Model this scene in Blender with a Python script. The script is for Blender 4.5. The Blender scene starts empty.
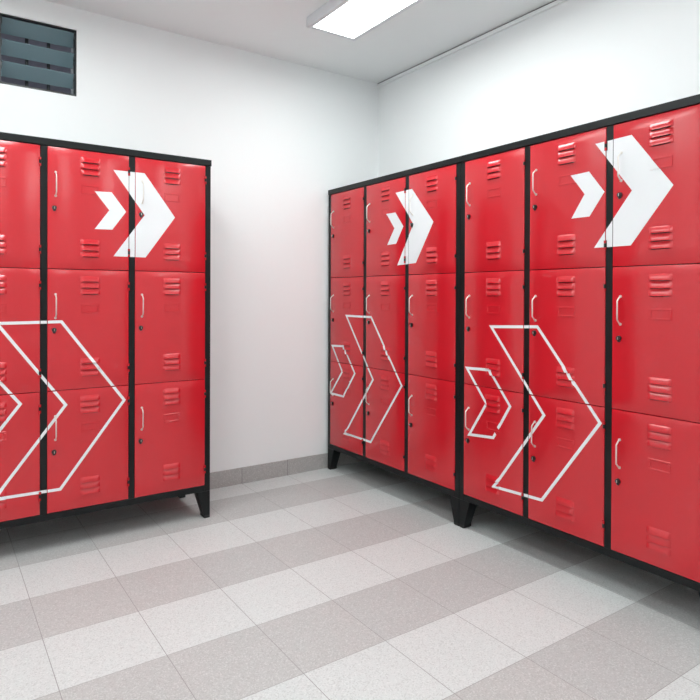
import bpy, bmesh, math, random
from mathutils import Vector, Matrix
random.seed(4)
COL = bpy.context.scene.collection

# ------------------------------------------------------------------ materials
def mat(name, color=(.8, .8, .8), rough=.5, metal=0.0, **kw):
    m = bpy.data.materials.new(name); m.use_nodes = True
    b = m.node_tree.nodes['Principled BSDF']
    b.inputs['Base Color'].default_value = (*color, 1)
    b.inputs['Roughness'].default_value = rough
    b.inputs['Metallic'].default_value = metal
    for k, v in kw.items(): b.inputs[k.replace('_', ' ')].default_value = v
    return m
def nd(m, t, **kw):
    n = m.node_tree.nodes.new(t)
    for k, v in kw.items(): setattr(n, k, v)
    return n
def lk(m, a, b): m.node_tree.links.new(a, b)
def mth(m, op, a, b=None, c=None):
    n = nd(m, 'ShaderNodeMath', operation=op)
    for i, v in enumerate((a, b, c)):
        if v is None: continue
        if isinstance(v, (int, float)): n.inputs[i].default_value = v
        else: lk(m, v, n.inputs[i])
    return n.outputs[0]
def mix(m, f, a, b):
    n = nd(m, 'ShaderNodeMix', data_type='RGBA')
    if isinstance(f, (int, float)): n.inputs[0].default_value = f
    else: lk(m, f, n.inputs[0])
    for i, v in ((6, a), (7, b)):
        if isinstance(v, tuple): n.inputs[i].default_value = (*v, 1)
        else: lk(m, v, n.inputs[i])
    return n.outputs[2]
def coords(m):
    return nd(m, 'ShaderNodeTexCoord').outputs['Object']
def bump(m, h, strength, dist):
    n = nd(m, 'ShaderNodeBump'); n.inputs['Strength'].default_value = strength
    n.inputs['Distance'].default_value = dist; lk(m, h, n.inputs['Height'])
    lk(m, n.outputs[0], m.node_tree.nodes['Principled BSDF'].inputs['Normal']); return n
def noise(m, vec, scale, detail=2, rough=.5):
    n = nd(m, 'ShaderNodeTexNoise'); n.inputs['Scale'].default_value = scale
    n.inputs['Detail'].default_value = detail; n.inputs['Roughness'].default_value = rough
    if vec is not None: lk(m, vec, n.inputs['Vector'])
    return n.outputs['Fac']

def sheet_paint(name, color, rough, wav, ior):
    m = mat(name, color, rough, IOR=ior)
    oi = nd(m, 'ShaderNodeObjectInfo')
    v = nd(m, 'ShaderNodeVectorMath', operation='ADD'); lk(m, coords(m), v.inputs[0])
    c = nd(m, 'ShaderNodeCombineXYZ'); r = mth(m, 'MULTIPLY', oi.outputs['Random'], 31.0)
    lk(m, r, c.inputs[0]); lk(m, r, c.inputs[2]); lk(m, c.outputs[0], v.inputs[1])
    big = noise(m, v.outputs[0], 5.0, 1, .4)
    fine = noise(m, v.outputs[0], 260.0, 1, .5)
    h = mth(m, 'ADD', mth(m, 'MULTIPLY', big, wav), mth(m, 'MULTIPLY', fine, .00002))
    bump(m, h, 1.0, 1.0)
    return m
RED = sheet_paint('red_enamel_paint', (.585, .009, .019), .22, .0013, 1.65)
BLACK = sheet_paint('black_enamel_paint', (.0065, .0080, .0085), .34, .0004, 1.33)
WHITE_V = mat('white_vinyl', (.80, .81, .83), .35)
WIRE = mat('polished_steel', (.80, .77, .73), .42, 1.0)
LOCKM = mat('dark_lock_metal', (.012, .012, .013), .3, .0)
RUBBER = mat('black_rubber', (.012, .012, .012), .6)

def plaster(name, color):
    m = mat(name, color, .75)
    co = coords(m)
    h = mth(m, 'ADD', mth(m, 'MULTIPLY', noise(m, co, 2.2, 3), .004), mth(m, 'MULTIPLY', noise(m, co, 90, 3, .6), .0003))
    bump(m, h, .6, 1.0)
    return m
WALL = plaster('white_painted_plaster', (.915, .925, .93))
CEIL = plaster('white_ceiling_paint', (.935, .935, .94))

def terrazzo(name, floor=True):
    m = mat(name, (.6, .6, .6), .42)
    co = coords(m); s = nd(m, 'ShaderNodeSeparateXYZ'); lk(m, co, s.inputs[0])
    X, Y, Z = s.outputs
    gx = mth(m, 'DIVIDE', mth(m, 'ADD', X, 30.0), .3)
    ix = mth(m, 'FLOOR', gx); fx = mth(m, 'FRACT', gx)
    def edge(f, w): return mth(m, 'LESS_THAN', mth(m, 'MINIMUM', f, mth(m, 'SUBTRACT', 1.0, f)), w)
    v1 = nd(m, 'ShaderNodeTexVoronoi'); v1.inputs['Scale'].default_value = 290; lk(m, co, v1.inputs['Vector'])
    sp = nd(m, 'ShaderNodeSeparateColor'); lk(m, v1.outputs['Color'], sp.inputs[0])
    grain = noise(m, co, 160, 3, .7)
    if floor:
        gy = mth(m, 'DIVIDE', mth(m, 'ADD', Y, 30.0), .3)
        iy = mth(m, 'FLOOR', gy); fy = mth(m, 'FRACT', gy)
        par = mth(m, 'FLOORED_MODULO', iy, 2.0)      # rows alternate light / grey
        wn = nd(m, 'ShaderNodeTexWhiteNoise', noise_dimensions='2D')
        cc = nd(m, 'ShaderNodeCombineXYZ'); lk(m, ix, cc.inputs[0]); lk(m, iy, cc.inputs[1]); lk(m, cc.outputs[0], wn.inputs['Vector'])
        grey = mix(m, wn.outputs['Value'], (.50, .492, .483), (.475, .48, .475))
        light = mix(m, wn.outputs['Value'], (.645, .662, .655), (.625, .642, .636))
        base = mix(m, par, grey, light)
        jt = mth(m, 'MAXIMUM', edge(fx, .0036), edge(fy, .0030))
        jc = (.30, .29, .285)
    else:
        base = mix(m, .5, (.43, .415, .405), (.43, .415, .405))
        jt = edge(fx, .0045); jc = (.15, .14, .14)
    dk = mth(m, 'MULTIPLY', mth(m, 'LESS_THAN', sp.outputs[0], .16), .21)
    lt = mth(m, 'MULTIPLY', mth(m, 'GREATER_THAN', sp.outputs[0], .84), .20)
    c1 = mix(m, dk, base, (.22, .20, .19)); c2 = mix(m, lt, c1, (.92, .91, .90))
    mv = nd(m, 'ShaderNodeHueSaturation'); lk(m, c2, mv.inputs['Color'])
    lk(m, mth(m, 'ADD', mth(m, 'MULTIPLY', grain, .24), .88), mv.inputs['Value'])
    col = mix(m, jt, mv.outputs[0], jc)
    b = m.node_tree.nodes['Principled BSDF']; lk(m, col, b.inputs['Base Color'])
    bump(m, mth(m, 'SUBTRACT', mth(m, 'MULTIPLY', grain, .0001), mth(m, 'MULTIPLY', jt, .0008)), .5, 1.0)
    return m
FLOOR = terrazzo('terrazzo_floor_tiles'); BASE = terrazzo('terrazzo_skirting_tile', False)

DIFF = mat('lit_diffuser', (.9, .9, .9), .5)
DIFF.node_tree.nodes['Principled BSDF'].inputs['Emission Color'].default_value = (.935, 1.0, .995, 1)
DIFF.node_tree.nodes['Principled BSDF'].inputs['Emission Strength'].default_value = 10.0
OPAL = mat('fill_lamp_opal', (.9, .9, .9), .5)  # glow of the added fill lamps behind the camera
OPAL.node_tree.nodes['Principled BSDF'].inputs['Emission Color'].default_value = (.935, 1.0, .995, 1)
OPAL.node_tree.nodes['Principled BSDF'].inputs['Emission Strength'].default_value = 8.0
HOUSING = mat('white_lamp_housing', (.80, .81, .84), .4)
GLASS = mat('tinted_window_glass', (.30, .43, .48), .12, Transmission_Weight=.45)
WFRAME = mat('dark_window_metal', (.03, .033, .035), .45)
OUT = mat('outside_wall_render', (.30, .28, .31), .9)

# ------------------------------------------------------------------ mesh helpers
def obj(name, bm, mats, parent=None, loc=(0, 0, 0), smooth=None):
    me = bpy.data.meshes.new(name); bm.to_mesh(me); bm.free()
    for m in (mats if isinstance(mats, (list, tuple)) else [mats]): me.materials.append(m)
    o = bpy.data.objects.new(name, me); COL.objects.link(o)
    o.location = loc
    if parent is not None: o.parent = parent
    if smooth is not None:
        for p in me.polygons: p.use_smooth = True
        me.set_sharp_from_angle(angle=math.radians(smooth))
    return o
def box(bm, a, b, bev=0, mi=0, seg=1):
    a, b = Vector(a), Vector(b)
    t = bmesh.new()
    bmesh.ops.create_cube(t, size=1, matrix=Matrix.Translation((a + b) / 2) @ Matrix.Diagonal((*(b - a), 1)))
    if bev: bmesh.ops.bevel(t, geom=t.edges[:], offset=bev, segments=seg, affect='EDGES', profile=.5)
    for f in t.faces: f.material_index = mi
    me = bpy.data.meshes.new('tmp'); t.to_mesh(me); t.free(); bm.from_mesh(me); bpy.data.meshes.remove(me)
def hexa(bm, bot, top, mi=0):
    vb = [bm.verts.new(p) for p in bot]; vt = [bm.verts.new(p) for p in top]; n = len(bot)
    fs = [bm.faces.new(vb[::-1]), bm.faces.new(vt)]
    for i in range(n): fs.append(bm.faces.new((vb[i], vb[(i + 1) % n], vt[(i + 1) % n], vt[i])))
    for f in fs: f.material_index = mi
def cyl(bm, c, axis, r, h, seg=16, mi=0, r2=None, bev=0):
    t = bmesh.new()
    q = Vector((0, 0, 1)).rotation_difference(Vector(axis).normalized()).to_matrix().to_4x4()
    bmesh.ops.create_cone(t, cap_ends=True, segments=seg, radius1=r, radius2=r if r2 is None else r2, depth=h,
                          matrix=Matrix.Translation(c) @ q)
    for f in t.faces: f.material_index = mi
    me = bpy.data.meshes.new('tmp'); t.to_mesh(me); t.free(); bm.from_mesh(me); bpy.data.meshes.remove(me)
def tube(bm, pts, r, seg=10, mi=0):
    pts = [Vector(p) for p in pts]; rings = []
    for i, p in enumerate(pts):
        d = (pts[min(i + 1, len(pts) - 1)] - pts[max(i - 1, 0)]).normalized()
        u = d.cross(Vector((1, 0, 0))).normalized(); v = d.cross(u)
        rings.append([bm.verts.new(p + r * (math.cos(2 * math.pi * k / seg) * u + math.sin(2 * math.pi * k / seg) * v)) for k in range(seg)])
    for a, b in zip(rings, rings[1:]):
        for k in range(seg): bm.faces.new((a[k], a[(k + 1) % seg], b[(k + 1) % seg], b[k])).material_index = mi
    bm.faces.new(rings[0][::-1]); bm.faces.new(rings[-1])
def tag(o, label=None, cat=None, group=None, kind=None):
    for k, v in (('label', label), ('category', cat), ('group', group), ('kind', kind)):
        if v: o[k] = v
    return o
def empty(name, loc, rz=0):
    o = bpy.data.objects.new(name, None); COL.objects.link(o); o.empty_display_size = .1
    o.location = loc; o.rotation_euler = (0, 0, rz); return o
def struct(name, bm, m, parent=None, **k):
    o = obj(name, bm, m, parent, **k); 
    if parent is None: o['kind'] = 'structure'
    return o

# ------------------------------------------------------------------ room
XW, YW, ZC = .9905, -.1115, 2.4937          # right wall, back wall, ceiling
XL, YF = -3.4, -5.4
TH = .15
b = bmesh.new(); box(b, (XL - TH, YF - TH, -.1), (XW + TH, YW + TH, 0)); struct('floor', b, FLOOR)
b = bmesh.new(); box(b, (XL - TH, YF - TH, ZC), (XW + TH, YW + TH, ZC + .1)); struct('ceiling', b, CEIL)
WX0, WX1, WZ0, WZ1 = -1.236, -.8945, 2.061, 2.388
b = bmesh.new()
xs = [XL - TH, WX0, WX1, XW + TH]; zs = [0, WZ0, WZ1, ZC]
for i in range(3):
    for j in range(3):
        if i == 1 and j == 1: continue
        box(b, (xs[i], YW, zs[j]), (xs[i + 1], YW + TH, zs[j + 1]))
bmesh.ops.remove_doubles(b, verts=b.verts[:], dist=1e-5)
struct('wall_back', b, WALL)
b = bmesh.new(); box(b, (XW, YF, 0), (XW + TH, YW, ZC)); struct('wall_right', b, WALL)
b = bmesh.new(); box(b, (XL - TH, YF, 0), (XL, YW, ZC)); struct('wall_left', b, WALL)
b = bmesh.new(); box(b, (XL - TH, YF - TH, 0), (XW + TH, YF, ZC)); struct('wall_front', b, WALL)
ZB, BT = .0925, .008
b = bmesh.new(); box(b, (XL, YW - BT, 0), (XW, YW, ZB), .0012); struct('baseboard_back', b, BASE)
b = bmesh.new(); box(b, (XW - BT, YF, 0), (XW, YW - BT, ZB), .0012); struct('baseboard_right', b, BASE)
b = bmesh.new(); box(b, (XL, YF, 0), (XL + BT, YW - BT, ZB), .0012); struct('baseboard_left', b, BASE)
# slim strip under the ceiling along the right wall, a shadow gap above it
b = bmesh.new(); box(b, (XW - .014, YF, ZC - .026), (XW, YW, ZC - .0065), .001); struct('trim_1', b, WALL)
b = bmesh.new(); box(b, (XW - .009, YF, ZC - .0065), (XW, YW, ZC)); struct('gap_shade_strip', b, mat('painted_gap_shade', (.06, .06, .06), .7))  # dark strip painted into the gap to stand for its shade

# window: small jalousie with three glass blades, high in the back wall
wf = bmesh.new(); f_ = .006; y0, y1 = YW + .006, YW + .05
box(wf, (WX0, y0, WZ0), (WX0 + .014, y1, WZ1), .001); box(wf, (WX1 - f_, y0, WZ0), (WX1, y1, WZ1), .001)
box(wf, (WX0 + .014, y0, WZ0), (WX1 - f_, y1, WZ0 + .011), .001); box(wf, (WX0 + .014, y0, WZ1 - f_), (WX1 - f_, y1, WZ1), .001)
win = obj('window_1', wf, WFRAME); win['kind'] = 'structure'
for k in range(3):
    zt = WZ1 - .011 - k * .1015
    g = bmesh.new(); ang = math.radians(40)
    box(g, (WX0 + .016, -.0025, -.076), (WX1 - .008, .0025, 0), .001)
    bmesh.ops.rotate(g, verts=g.verts[:], cent=(0, 0, 0), matrix=Matrix.Rotation(ang, 3, 'X'))
    bmesh.ops.translate(g, verts=g.verts[:], vec=(0, YW + .016, zt))
    obj('glass_blade', g, GLASS, win)
    h = bmesh.new()
    for xx in (WX0 + .014, WX1 - f_ - .004):
        box(h, (xx, YW + .012, zt - .03), (xx + .004, YW + .04, zt - .004))
    obj('blade_clip', h, WFRAME, win)
for xx in (-1.105, -1.008):
    g = bmesh.new(); cyl(g, (xx, YW + .095, (WZ0 + WZ1) / 2), (0, 0, 1), .008, WZ1 - WZ0, 10); obj('security_bar', g, WFRAME, win)
b = bmesh.new(); box(b, (-3.5, 1.2, 0), (1.5, 1.3, 3.6)); struct('wall_outside', b, OUT)

# ------------------------------------------------------------------ ceiling lamps
def lamp(x0, y1, label, L=1.2, W=.30, H=.052):
    t = empty('ceiling_light', (x0 + W / 2, y1 - L / 2, ZC)); tag(t, label, 'ceiling light', 'LED panels on the ceiling')
    g = bmesh.new(); r = .026
    # housing: box with an open recess for the diffuser
    box(g, (-W / 2, -L / 2, -H), (-W / 2 + r, L / 2, 0), .002); box(g, (W / 2 - r, -L / 2, -H), (W / 2, L / 2, 0), .002)
    box(g, (-W / 2 + r, -L / 2, -H), (W / 2 - r, -L / 2 + r, 0), .002); box(g, (-W / 2 + r, L / 2 - r, -H), (W / 2 - r, L / 2, 0), .002)
    box(g, (-W / 2 + r, -L / 2 + r, -.012), (W / 2 - r, L / 2 - r, 0))
    obj('housing', g, HOUSING, t)
    g = bmesh.new(); box(g, (-W / 2 + r, -L / 2 + r, -H + .002), (W / 2 - r, L / 2 - r, -H + .006)); obj('diffuser', g, DIFF, t)
lamp(.092, -.664, 'white rectangular LED panel fixed to the ceiling near the corner, above the right lockers')
lamp(-1.28, -.664, 'white rectangular LED panel on the ceiling above the left lockers, outside the photo')
lamp(-2.65, -.664, 'unseen white LED panel added for brightness on the ceiling in the far left corner, outside the photo')  # extra unseen panel, added to brighten the room
def added_fill_lamp(x, y, label, L=1.2, W_=.12, drop=.34, H=.07):  # unseen lamps, added to throw more light on ceiling and room
    t = empty('added_fill_light', (x, y, ZC)); tag(t, label, 'ceiling light', 'unseen opal bar lamps added as fill light')
    for yy in (-.45, .45):
        g = bmesh.new(); cyl(g, (0, yy, -drop / 2), (0, 0, 1), .003, drop, 8); cyl(g, (0, yy, -.008), (0, 0, 1), .03, .016, 20); obj('suspension_rod', g, WIRE, t)
    g = bmesh.new(); box(g, (-.02, -L / 2 + .01, -drop - .012), (.02, L / 2 - .01, -drop + .004), .002); obj('spine', g, HOUSING, t)
    g = bmesh.new(); box(g, (-W_ / 2, -L / 2, -drop - H), (W_ / 2, L / 2, -drop - .006), .02, 0, 3); obj('fill_opal_shade', g, OPAL, t)
for x_, side in ((.24, 'right'), (-1.13, 'middle'), (-2.5, 'left')):
    added_fill_lamp(x_, -3.5, 'unseen opal bar lamp added as fill light behind the camera, ' + side + ' one of three, outside the photo')

# ------------------------------------------------------------------ lockers
PW, P = .0270, .3646; W = 3 * P + PW; D = .385
Z0, DZ = .1599, .51733; GAP = .0028
DW = P - PW - .0016; DH = DZ - GAP
Z3 = Z0 + 3 * DZ
HX0, HX1 = .130, .213; HH = .0225; HP = .0072
HTOPS = [.486, .459, .432, .131, .104, .077]
def hood_h(x, z):
    if not HX0 < x < HX1: return 0.0
    for zt in HTOPS:
        v = (zt - z) / HH
        if -1e-4 <= v <= 1.0005:
            v = min(max(v, 0), 1)
            u = min(x - HX0, HX1 - x) / .012; e = 1 if u > 1 else math.sin(u * math.pi / 2)
            return HP * math.sin(v * math.pi / 2) ** .9 * e
    return 0.0
CX0, CX1, CZ0, CZ1 = .134, .211, .327, .367   # card holder outline
def relief(x, z):
    if CX0 - .001 < x < CX1 + .001 and CZ0 - .001 < z < CZ1 + .001: return .0024
    return hood_h(x, z)

def door_mesh():
    bm = bmesh.new(); c = .0015; dep = .016
    xs = [c, HX0 + .010, HX1 - .010, DW - c]
    zs = [c]; holes = set()
    for zt in sorted(HTOPS):
        zs += [zt - HH - .0022, zt - HH + .011]; holes.add(len(zs) - 2)
    zs.append(DH - c)
    V = {}
    def v(x, y, z):
        k = (round(x, 6), round(y, 6), round(z, 6))
        if k not in V: V[k] = bm.verts.new(k)
        return V[k]
    for i in range(3):
        for j in range(len(zs) - 1):
            if i == 1 and j in holes: continue
            bm.faces.new((v(xs[i], 0, zs[j]), v(xs[i + 1], 0, zs[j]), v(xs[i + 1], 0, zs[j + 1]), v(xs[i], 0, zs[j + 1])))
    # rounded fold, then the return edges of the pan
    def ring(off, y):
        lo, hx, hz = off, DW - off, DH - off
        k = (hx - lo) / (xs[-1] - xs[0]); kz = (hz - lo) / (zs[-1] - zs[0])
        X = [lo + (x - xs[0]) * k for x in xs]; Z = [lo + (z - zs[0]) * kz for z in zs]
        return [(x, y, Z[0]) for x in X] + [(X[-1], y, z) for z in Z[1:]] + [(x, y, Z[-1]) for x in X[-2::-1]] + [(X[0], y, z) for z in Z[-2:0:-1]]
    rs = [ring(c, 0), ring(c * .3, c * .3), ring(0, c), ring(0, dep)]
    for a, b2 in zip(rs, rs[1:]):
        n = len(a)
        for i in range(n):
            q = (i + 1) % n
            bm.faces.new((v(*a[q]), v(*a[i]), v(*b2[i]), v(*b2[q])))
    # pressed louver hoods, open at their lower lip
    nu, nv = 18, 7
    for zt in HTOPS:
        g = [[bm.verts.new((HX0 + (HX1 - HX0) * (i / nu), -hood_h(HX0 + (HX1 - HX0) * (i / nu) + (1e-7 if i == 0 else -1e-7 if i == nu else 0), zt - HH * min(j / nv, .99999)) - .00002, zt - HH * j / nv))
              for i in range(nu + 1)] for j in range(nv + 1)]
        lip = [bm.verts.new((p.co.x, min(p.co.y + .0015, -.00001), p.co.z)) for p in g[-1]]
        back = [bm.verts.new((p.co.x, min(p.co.y + .0015, -.00001), p.co.z + .004)) for p in g[-1]]
        for rowa, rowb in zip(g + [lip], g[1:] + [lip, back]) if False else list(zip(g, g[1:])) + [(g[-1], lip), (lip, back)]:
            for i in range(nu): bm.faces.new((rowb[i], rowb[i + 1], rowa[i + 1], rowa[i]))
    return bm

dm = door_mesh(); D0 = obj('door', dm, RED, smooth=40)
# card holder: raised rectangular rim
g = bmesh.new(); rz = .009
def chan(a, b2): box(g, (a[0], -.0022, a[1]), (b2[0], .0006, b2[1]), .0010)
chan((CX0, CZ0), (CX1, CZ0 + rz * .8)); chan((CX0, CZ1 - rz * .8), (CX1, CZ1))
chan((CX0, CZ0 + rz * .8), (CX0 + rz, CZ1 - rz * .8)); chan((CX1 - rz, CZ0 + rz * .8), (CX1, CZ1 - rz * .8))
CARD0 = obj('card_holder', g, RED)
# bent wire pull
g = bmesh.new(); hx = .031; so = .021
pts = [(hx, .004, .408), (hx, -.004, .4075), (hx, -.007, .405), (hx, -so + .0015, .3935), (hx, -so, .390)]
pts += [(hx, -so, z) for z in (.38, .36, .34, .325)] + [(hx, -so + .0015, .3225), (hx, -.007, .311), (hx, -.004, .3085), (hx, .004, .308)]
tube(g, pts, .0028, 12)
for zz in (.408, .308): cyl(g, (hx, -.0010, zz), (0, 1, 0), .0052, .002, 16)
HAN0 = obj('handle', g, WIRE, smooth=50)
# cam lock
g = bmesh.new(); cyl(g, (.026, -.003, .257), (0, -1, 0), .0098, .006, 20, 0, .009); cyl(g, (.026, -.0075, .257), (0, -1, 0), .0055, .003, 20, 0, .005)
box(g, (.0249, -.0098, .252), (.0271, -.0088, .262), .0003, 1); box(g, (.021, -.0035, .243), (.031, .0003, .2502), .001, 0)
LOCK0 = obj('lock', g, [LOCKM, WIRE], smooth=40)
# hinge: knuckle barrel on the door's right edge
def hinge_mesh():
    g = bmesh.new(); x = DW - .0002
    for z, h, mi in ((.0075, .0105, 1), (.0205, .0145, 0), (.0335, .0105, 1)):
        cyl(g, (x, -.0022, z), (0, 0, 1), .0044, h, 12, mi)
    box(g, (x, -.0004, .002), (x + .006, .003, .039), 0, 0)
    return g
HIN0 = obj('hinge', hinge_mesh(), [BLACK, RED], smooth=40)
PROTO = [D0, CARD0, HAN0, LOCK0, HIN0]

# ---- decals
def lines_for(door):
    if not door: return [], []
    X = [CX0 - .0011, CX1 + .0011, CX0 - .0009, CX1 + .0009]; Z = [CZ0 - .0011, CZ1 + .0011, CZ0 - .0009, CZ1 + .0009]
    n = 6
    for k in range(4): X += [HX0 + .012 * k / 3, HX1 - .012 * k / 3]
    for zt in HTOPS: Z += [zt - HH * k / n for k in range(n + 1)] + [zt - HH - .0004]
    return X, Z
def decal_mesh(polys, x0, x1, z0, z1, door):
    """polygons in locker coordinates (a, z) clipped to a rectangle, returned in its own corner frame"""
    bm = bmesh.new()
    for p in polys:
        vs = [bm.verts.new((x, 0, z)) for x, z in p]
        bm.faces.new(vs)
    bmesh.ops.triangulate(bm, faces=bm.faces[:])
    def cut(co, no, clear):
        bmesh.ops.bisect_plane(bm, geom=bm.verts[:] + bm.edges[:] + bm.faces[:], plane_co=co, plane_no=no, clear_outer=clear)
    for co, no in (((x1, 0, 0), (1, 0, 0)), ((x0, 0, 0), (-1, 0, 0)), ((0, 0, z1), (0, 0, 1)), ((0, 0, z0), (0, 0, -1))):
        cut(co, no, True)
    if not bm.faces: bm.free(); return None
    bmesh.ops.translate(bm, verts=bm.verts[:], vec=(-x0, 0, -z0))
    X, Z = lines_for(door)
    if door:
        lo = [min(v.co[i] for v in bm.verts) for i in (0, 2)]; hi = [max(v.co[i] for v in bm.verts) for i in (0, 2)]
        for x in X:
            if lo[0] < x < hi[0]: cut((x, 0, 0), (1, 0, 0), False)
        for z in Z:
            if lo[1] < z < hi[1]: cut((0, 0, z), (0, 0, 1), False)
    for f in bm.faces:
        if f.normal.y > 0: f.normal_flip()
    for v in bm.verts:
        v.co.y = -.0007 - (relief(v.co.x, v.co.z) if door else 0)
    return bm
def quads(c): return [[c[0], c[1], c[2], c[5]], [c[5], c[2], c[3], c[4]]]
def stroke(pts, w=.0062, gap=None):
    n = len(pts); P2 = [Vector(p) for p in pts]; inn, out = [], []
    for i in range(n):
        a, c, d = P2[i - 1], P2[i], P2[(i + 1) % n]
        e1 = (c - a).normalized(); e2 = (d - c).normalized()
        n1 = Vector((-e1.y, e1.x)); n2 = Vector((-e2.y, e2.x)); m = (n1 + n2).normalized(); s = w / max(.35, m.dot(n1))
        out.append(c + m * s); inn.append(c - m * s)
    qs = []
    for i in range(n):
        j = (i + 1) % n
        if gap and gap[0] == i:
            for t0, t1 in ((0, gap[1]), (gap[2], 1)):
                qs.append([out[i].lerp(out[j], t0), out[i].lerp(out[j], t1), inn[i].lerp(inn[j], t1), inn[i].lerp(inn[j], t0)])
        else: qs.append([out[i], out[j], inn[j], inn[i]])
    return [[tuple(v) for v in q] for q in qs]
SOLID = [(.653, 1.638), (.787, 1.640), (.942, 1.452), (.810, 1.256), (.663, 1.251), (.797, 1.454)]
SMALL = [(.577, 1.535), (.652, 1.536), (.716, 1.455), (.656, 1.369), (.581, 1.367), (.643, 1.453)]
DEC = {
 'L': ([(.660, 1.641), (.799, 1.642), (.942, 1.450), (.804, 1.257), (.661, 1.257), (.799, 1.450)], [(.581, 1.538), (.653, 1.541), (.716, 1.459), (.656, 1.375), (.581, 1.373), (.643, 1.460)],
       [(.205, .968), (.447, .970), (.709, .612), (.443, .256), (.195, .258), (.464, .614)],
       [(.052, .779), (.173, .784), (.290, .634), (.175, .482), (.035, .483), (.161, .630)], None),
 'A': ([(.650, 1.636), (.782, 1.638), (.942, 1.453), (.814, 1.254), (.666, 1.247), (.793, 1.456)], [(.574, 1.531), (.650, 1.531), (.715, 1.451), (.657, 1.363), (.581, 1.361), (.642, 1.447)],
       [(.198, .964), (.441, .964), (.707, .610), (.441, .258), (.190, .259), (.460, .613)],
       [(.048, .774), (.169, .780), (.286, .629), (.171, .477), (.033, .478), (.157, .625)], None),
 'B': ([(.686, 1.657), (.826, 1.660), (.971, 1.461), (.825, 1.268), (.683, 1.268), (.828, 1.463)], [(.584, 1.555), (.661, 1.558), (.724, 1.473), (.664, 1.388), (.587, 1.388), (.643, 1.475)],
       [(.190, .950), (.433, .961), (.712, .616), (.459, .257), (.211, .245), (.467, .604)],
       [(.046, .752), (.180, .757), (.296, .613), (.204, .460), (.063, .447), (.164, .604)], (2, .70, .86)),
}

def islands(bm):
    bmesh.ops.remove_doubles(bm, verts=bm.verts[:], dist=1e-6)
    bm.faces.ensure_lookup_table(); left = set(bm.faces); out = []
    while left:
        st = [left.pop()]; comp = []
        while st:
            f = st.pop(); comp.append(f)
            for v in f.verts:
                for g in v.link_faces:
                    if g in left: left.discard(g); st.append(g)
        n = bmesh.new(); mp = {}
        for f in comp:
            n.faces.new([mp.setdefault(v, None) or mp.__setitem__(v, n.verts.new(v.co)) or mp[v] for v in f.verts])
        out.append(n)
    bm.free(); return out
def leg_mesh(sx, sy, foot=False):
    g = bmesh.new()
    X = (lambda v: v) if sx == 0 else (lambda v: W - v)
    Y = (lambda v: v + .001) if sy == 0 else (lambda v: D - v)
    e = .0006
    def rect(w, d, z): return [(X(e), Y(0), z), (X(w), Y(0), z), (X(w), Y(d), z), (X(e), Y(d), z)]
    if foot:
        hexa(g, rect(.028, .041, 0), rect(.0325, .047, .004)); hexa(g, rect(.0325, .047, .004), rect(.0325, .047, .015))
    else:
        hexa(g, rect(.031, .045, .013), rect(.064, .062, .1305))
    bmesh.ops.recalc_face_normals(g, faces=g.faces[:])
    bmesh.ops.remove_doubles(g, verts=g.verts[:], dist=1e-6)
    return g

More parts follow.
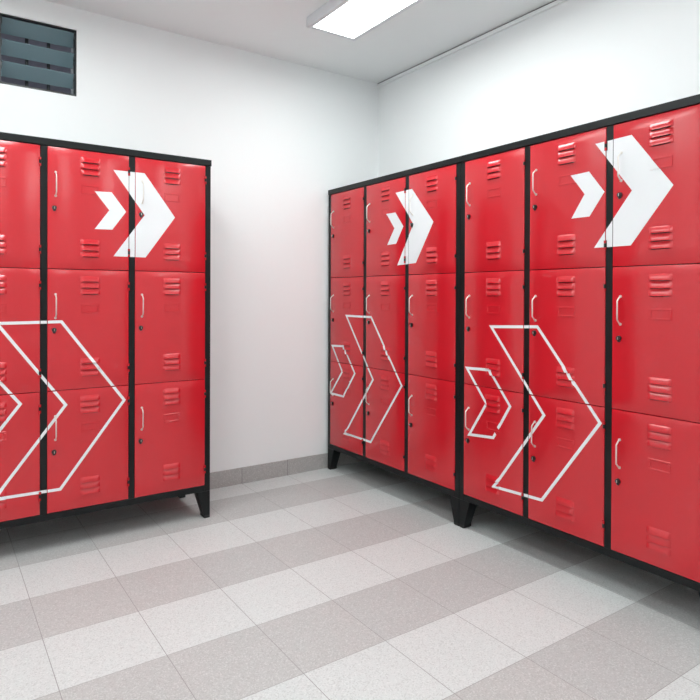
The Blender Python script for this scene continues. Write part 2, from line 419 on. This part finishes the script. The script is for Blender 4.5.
first = [True]
def locker(key, loc, rz, label):
    t = empty('locker', loc, rz); tag(t, label, 'locker', 'red nine-door metal lockers')
    g = bmesh.new(); zr = .131
    box(g, (0, .001, zr), (PW, .022, Z3), .0012); box(g, (W - PW, .001, zr), (W, .022, Z3), .0012)          # outer posts
    for k in (1, 2): box(g, (k * P, .001, Z0 - .001), (k * P + PW, .022, Z3), .0012)                           # posts between the doors
    box(g, (PW, .001, zr), (W - PW, .022, Z0 - .0015), .0012)                                                # bottom rail
    for x in (0, W - .002): box(g, (x, .022, zr), (x + .002, D, Z3))                                          # side sheets
    for k in (1, 2): box(g, (k * P + .012, .022, Z0), (k * P + .014, D - .002, Z3))
    box(g, (.002, D - .002, zr), (W - .002, D, Z3)); box(g, (.002, .022, Z0 - .004), (W - .002, D - .002, Z0 - .002))
    for k in (1, 2): box(g, (.002, .0225, Z0 + k * DZ - .002), (W - .002, D - .002, Z0 + k * DZ))
    fr = obj('frame', g, BLACK, t)
    g = bmesh.new(); ov = .0025 if key == 'L' else .0007
    box(g, (-ov, -.004, Z3 + .0005), (W + ov, D, 1.7423), .002, 0, 2); obj('top_cap', g, BLACK, t)
    for sx in (0, 1):
        for sy in (0, 1):
            lg = obj('leg', leg_mesh(sx, sy), BLACK, t); obj('rubber_foot', leg_mesh(sx, sy, True), RUBBER, lg)
    big, small, ob, os_, gp = DEC[key]
    decs = [(quads(big), 'white solid large chevron decal'), (quads(small), 'white solid small chevron decal'),
            (stroke(ob), 'white outlined large chevron decal'), (stroke(os_, gap=gp), 'white outlined small chevron decal')]
    for k in range(3):
        for j in range(3):
            x0, z0 = PW + k * P + .0008, Z0 + j * DZ + GAP / 2
            if first[0]:
                d, parts = D0, [CARD0, HAN0, LOCK0, HIN0]; first[0] = False
            else:
                d = D0.copy(); COL.objects.link(d)
                parts = [q.copy() for q in (CARD0, HAN0, LOCK0, HIN0)]
                for q in parts: COL.objects.link(q)
            h2 = HIN0.copy(); COL.objects.link(h2); parts.append(h2)
            d.parent = t; d.location = (x0, 0, z0)
            for q in parts: q.parent = d; q.location = (0, 0, 0)
            parts[3].location = (0, 0, .425); parts[4].location = (0, 0, .058)
            for polys, lab in decs:
                bm = decal_mesh(polys, x0 + .0012, x0 + DW - .0012, z0 + .0012, z0 + DH - .0012, True)
                for part in (islands(bm) if bm else []):
                    o = obj('chevron_decal', part, WHITE_V, d, (.0012, 0, .0012)); o['label'] = lab
    for k in range(1, 3):
        for polys, lab in decs:
            bm = decal_mesh(polys, k * P + .001, k * P + PW - .001, Z0, Z3, False)
            for part in (islands(bm) if bm else []): o = obj('chevron_decal', part, WHITE_V, fr, (k * P + .001, .001, Z0)); o['label'] = lab
    return t
locker('L', (-.3558 - W, -.5099, 0), 0, 'red nine-door black-framed metal locker standing alone on the left under the jalousie window')
locker('A', (.5802, -.1347, 0), -math.pi / 2, 'red nine-door black-framed metal locker beside the room corner, farther unit of the right-hand row')
locker('B', (.5802, -.1347 - W - .0022, 0), -math.pi / 2, 'red nine-door black-framed metal locker in front on the right, cut off by the photo edge')

# ------------------------------------------------------------------ world, camera
w = bpy.data.worlds.new('World'); bpy.context.scene.world = w; w.use_nodes = True
w.node_tree.nodes['Background'].inputs[0].default_value = (.55, .62, .72, 1)
w.node_tree.nodes['Background'].inputs[1].default_value = .25

cam = bpy.data.cameras.new('camera'); co = bpy.data.objects.new('camera', cam); COL.objects.link(co)
yaw, pit, rol = .5841, -.0056, .0037
f = Vector((math.sin(yaw) * math.cos(pit), math.cos(yaw) * math.cos(pit), math.sin(pit)))
rt = Vector((math.cos(yaw), -math.sin(yaw), 0)); up = rt.cross(f)
r2 = rt * math.cos(rol) + up * math.sin(rol); u2 = -rt * math.sin(rol) + up * math.cos(rol)
M = Matrix((r2, u2, -f)).transposed().to_4x4(); M.translation = (-1.4943, -3.2735, 1.0882)
co.matrix_world = M
cam.sensor_width = 36; cam.lens = 36 * 601.459 / 700
cam.shift_x = (350 - 328.29) / 700; cam.shift_y = -(350 - 298.333) / 700
cam.clip_start = .05
sc = bpy.context.scene; sc.camera = co
sc.view_settings.view_transform = 'Standard'; sc.view_settings.look = 'None'
sc.view_settings.exposure = 0.80; sc.view_settings.gamma = 1; sc.view_settings.use_curve_mapping = False
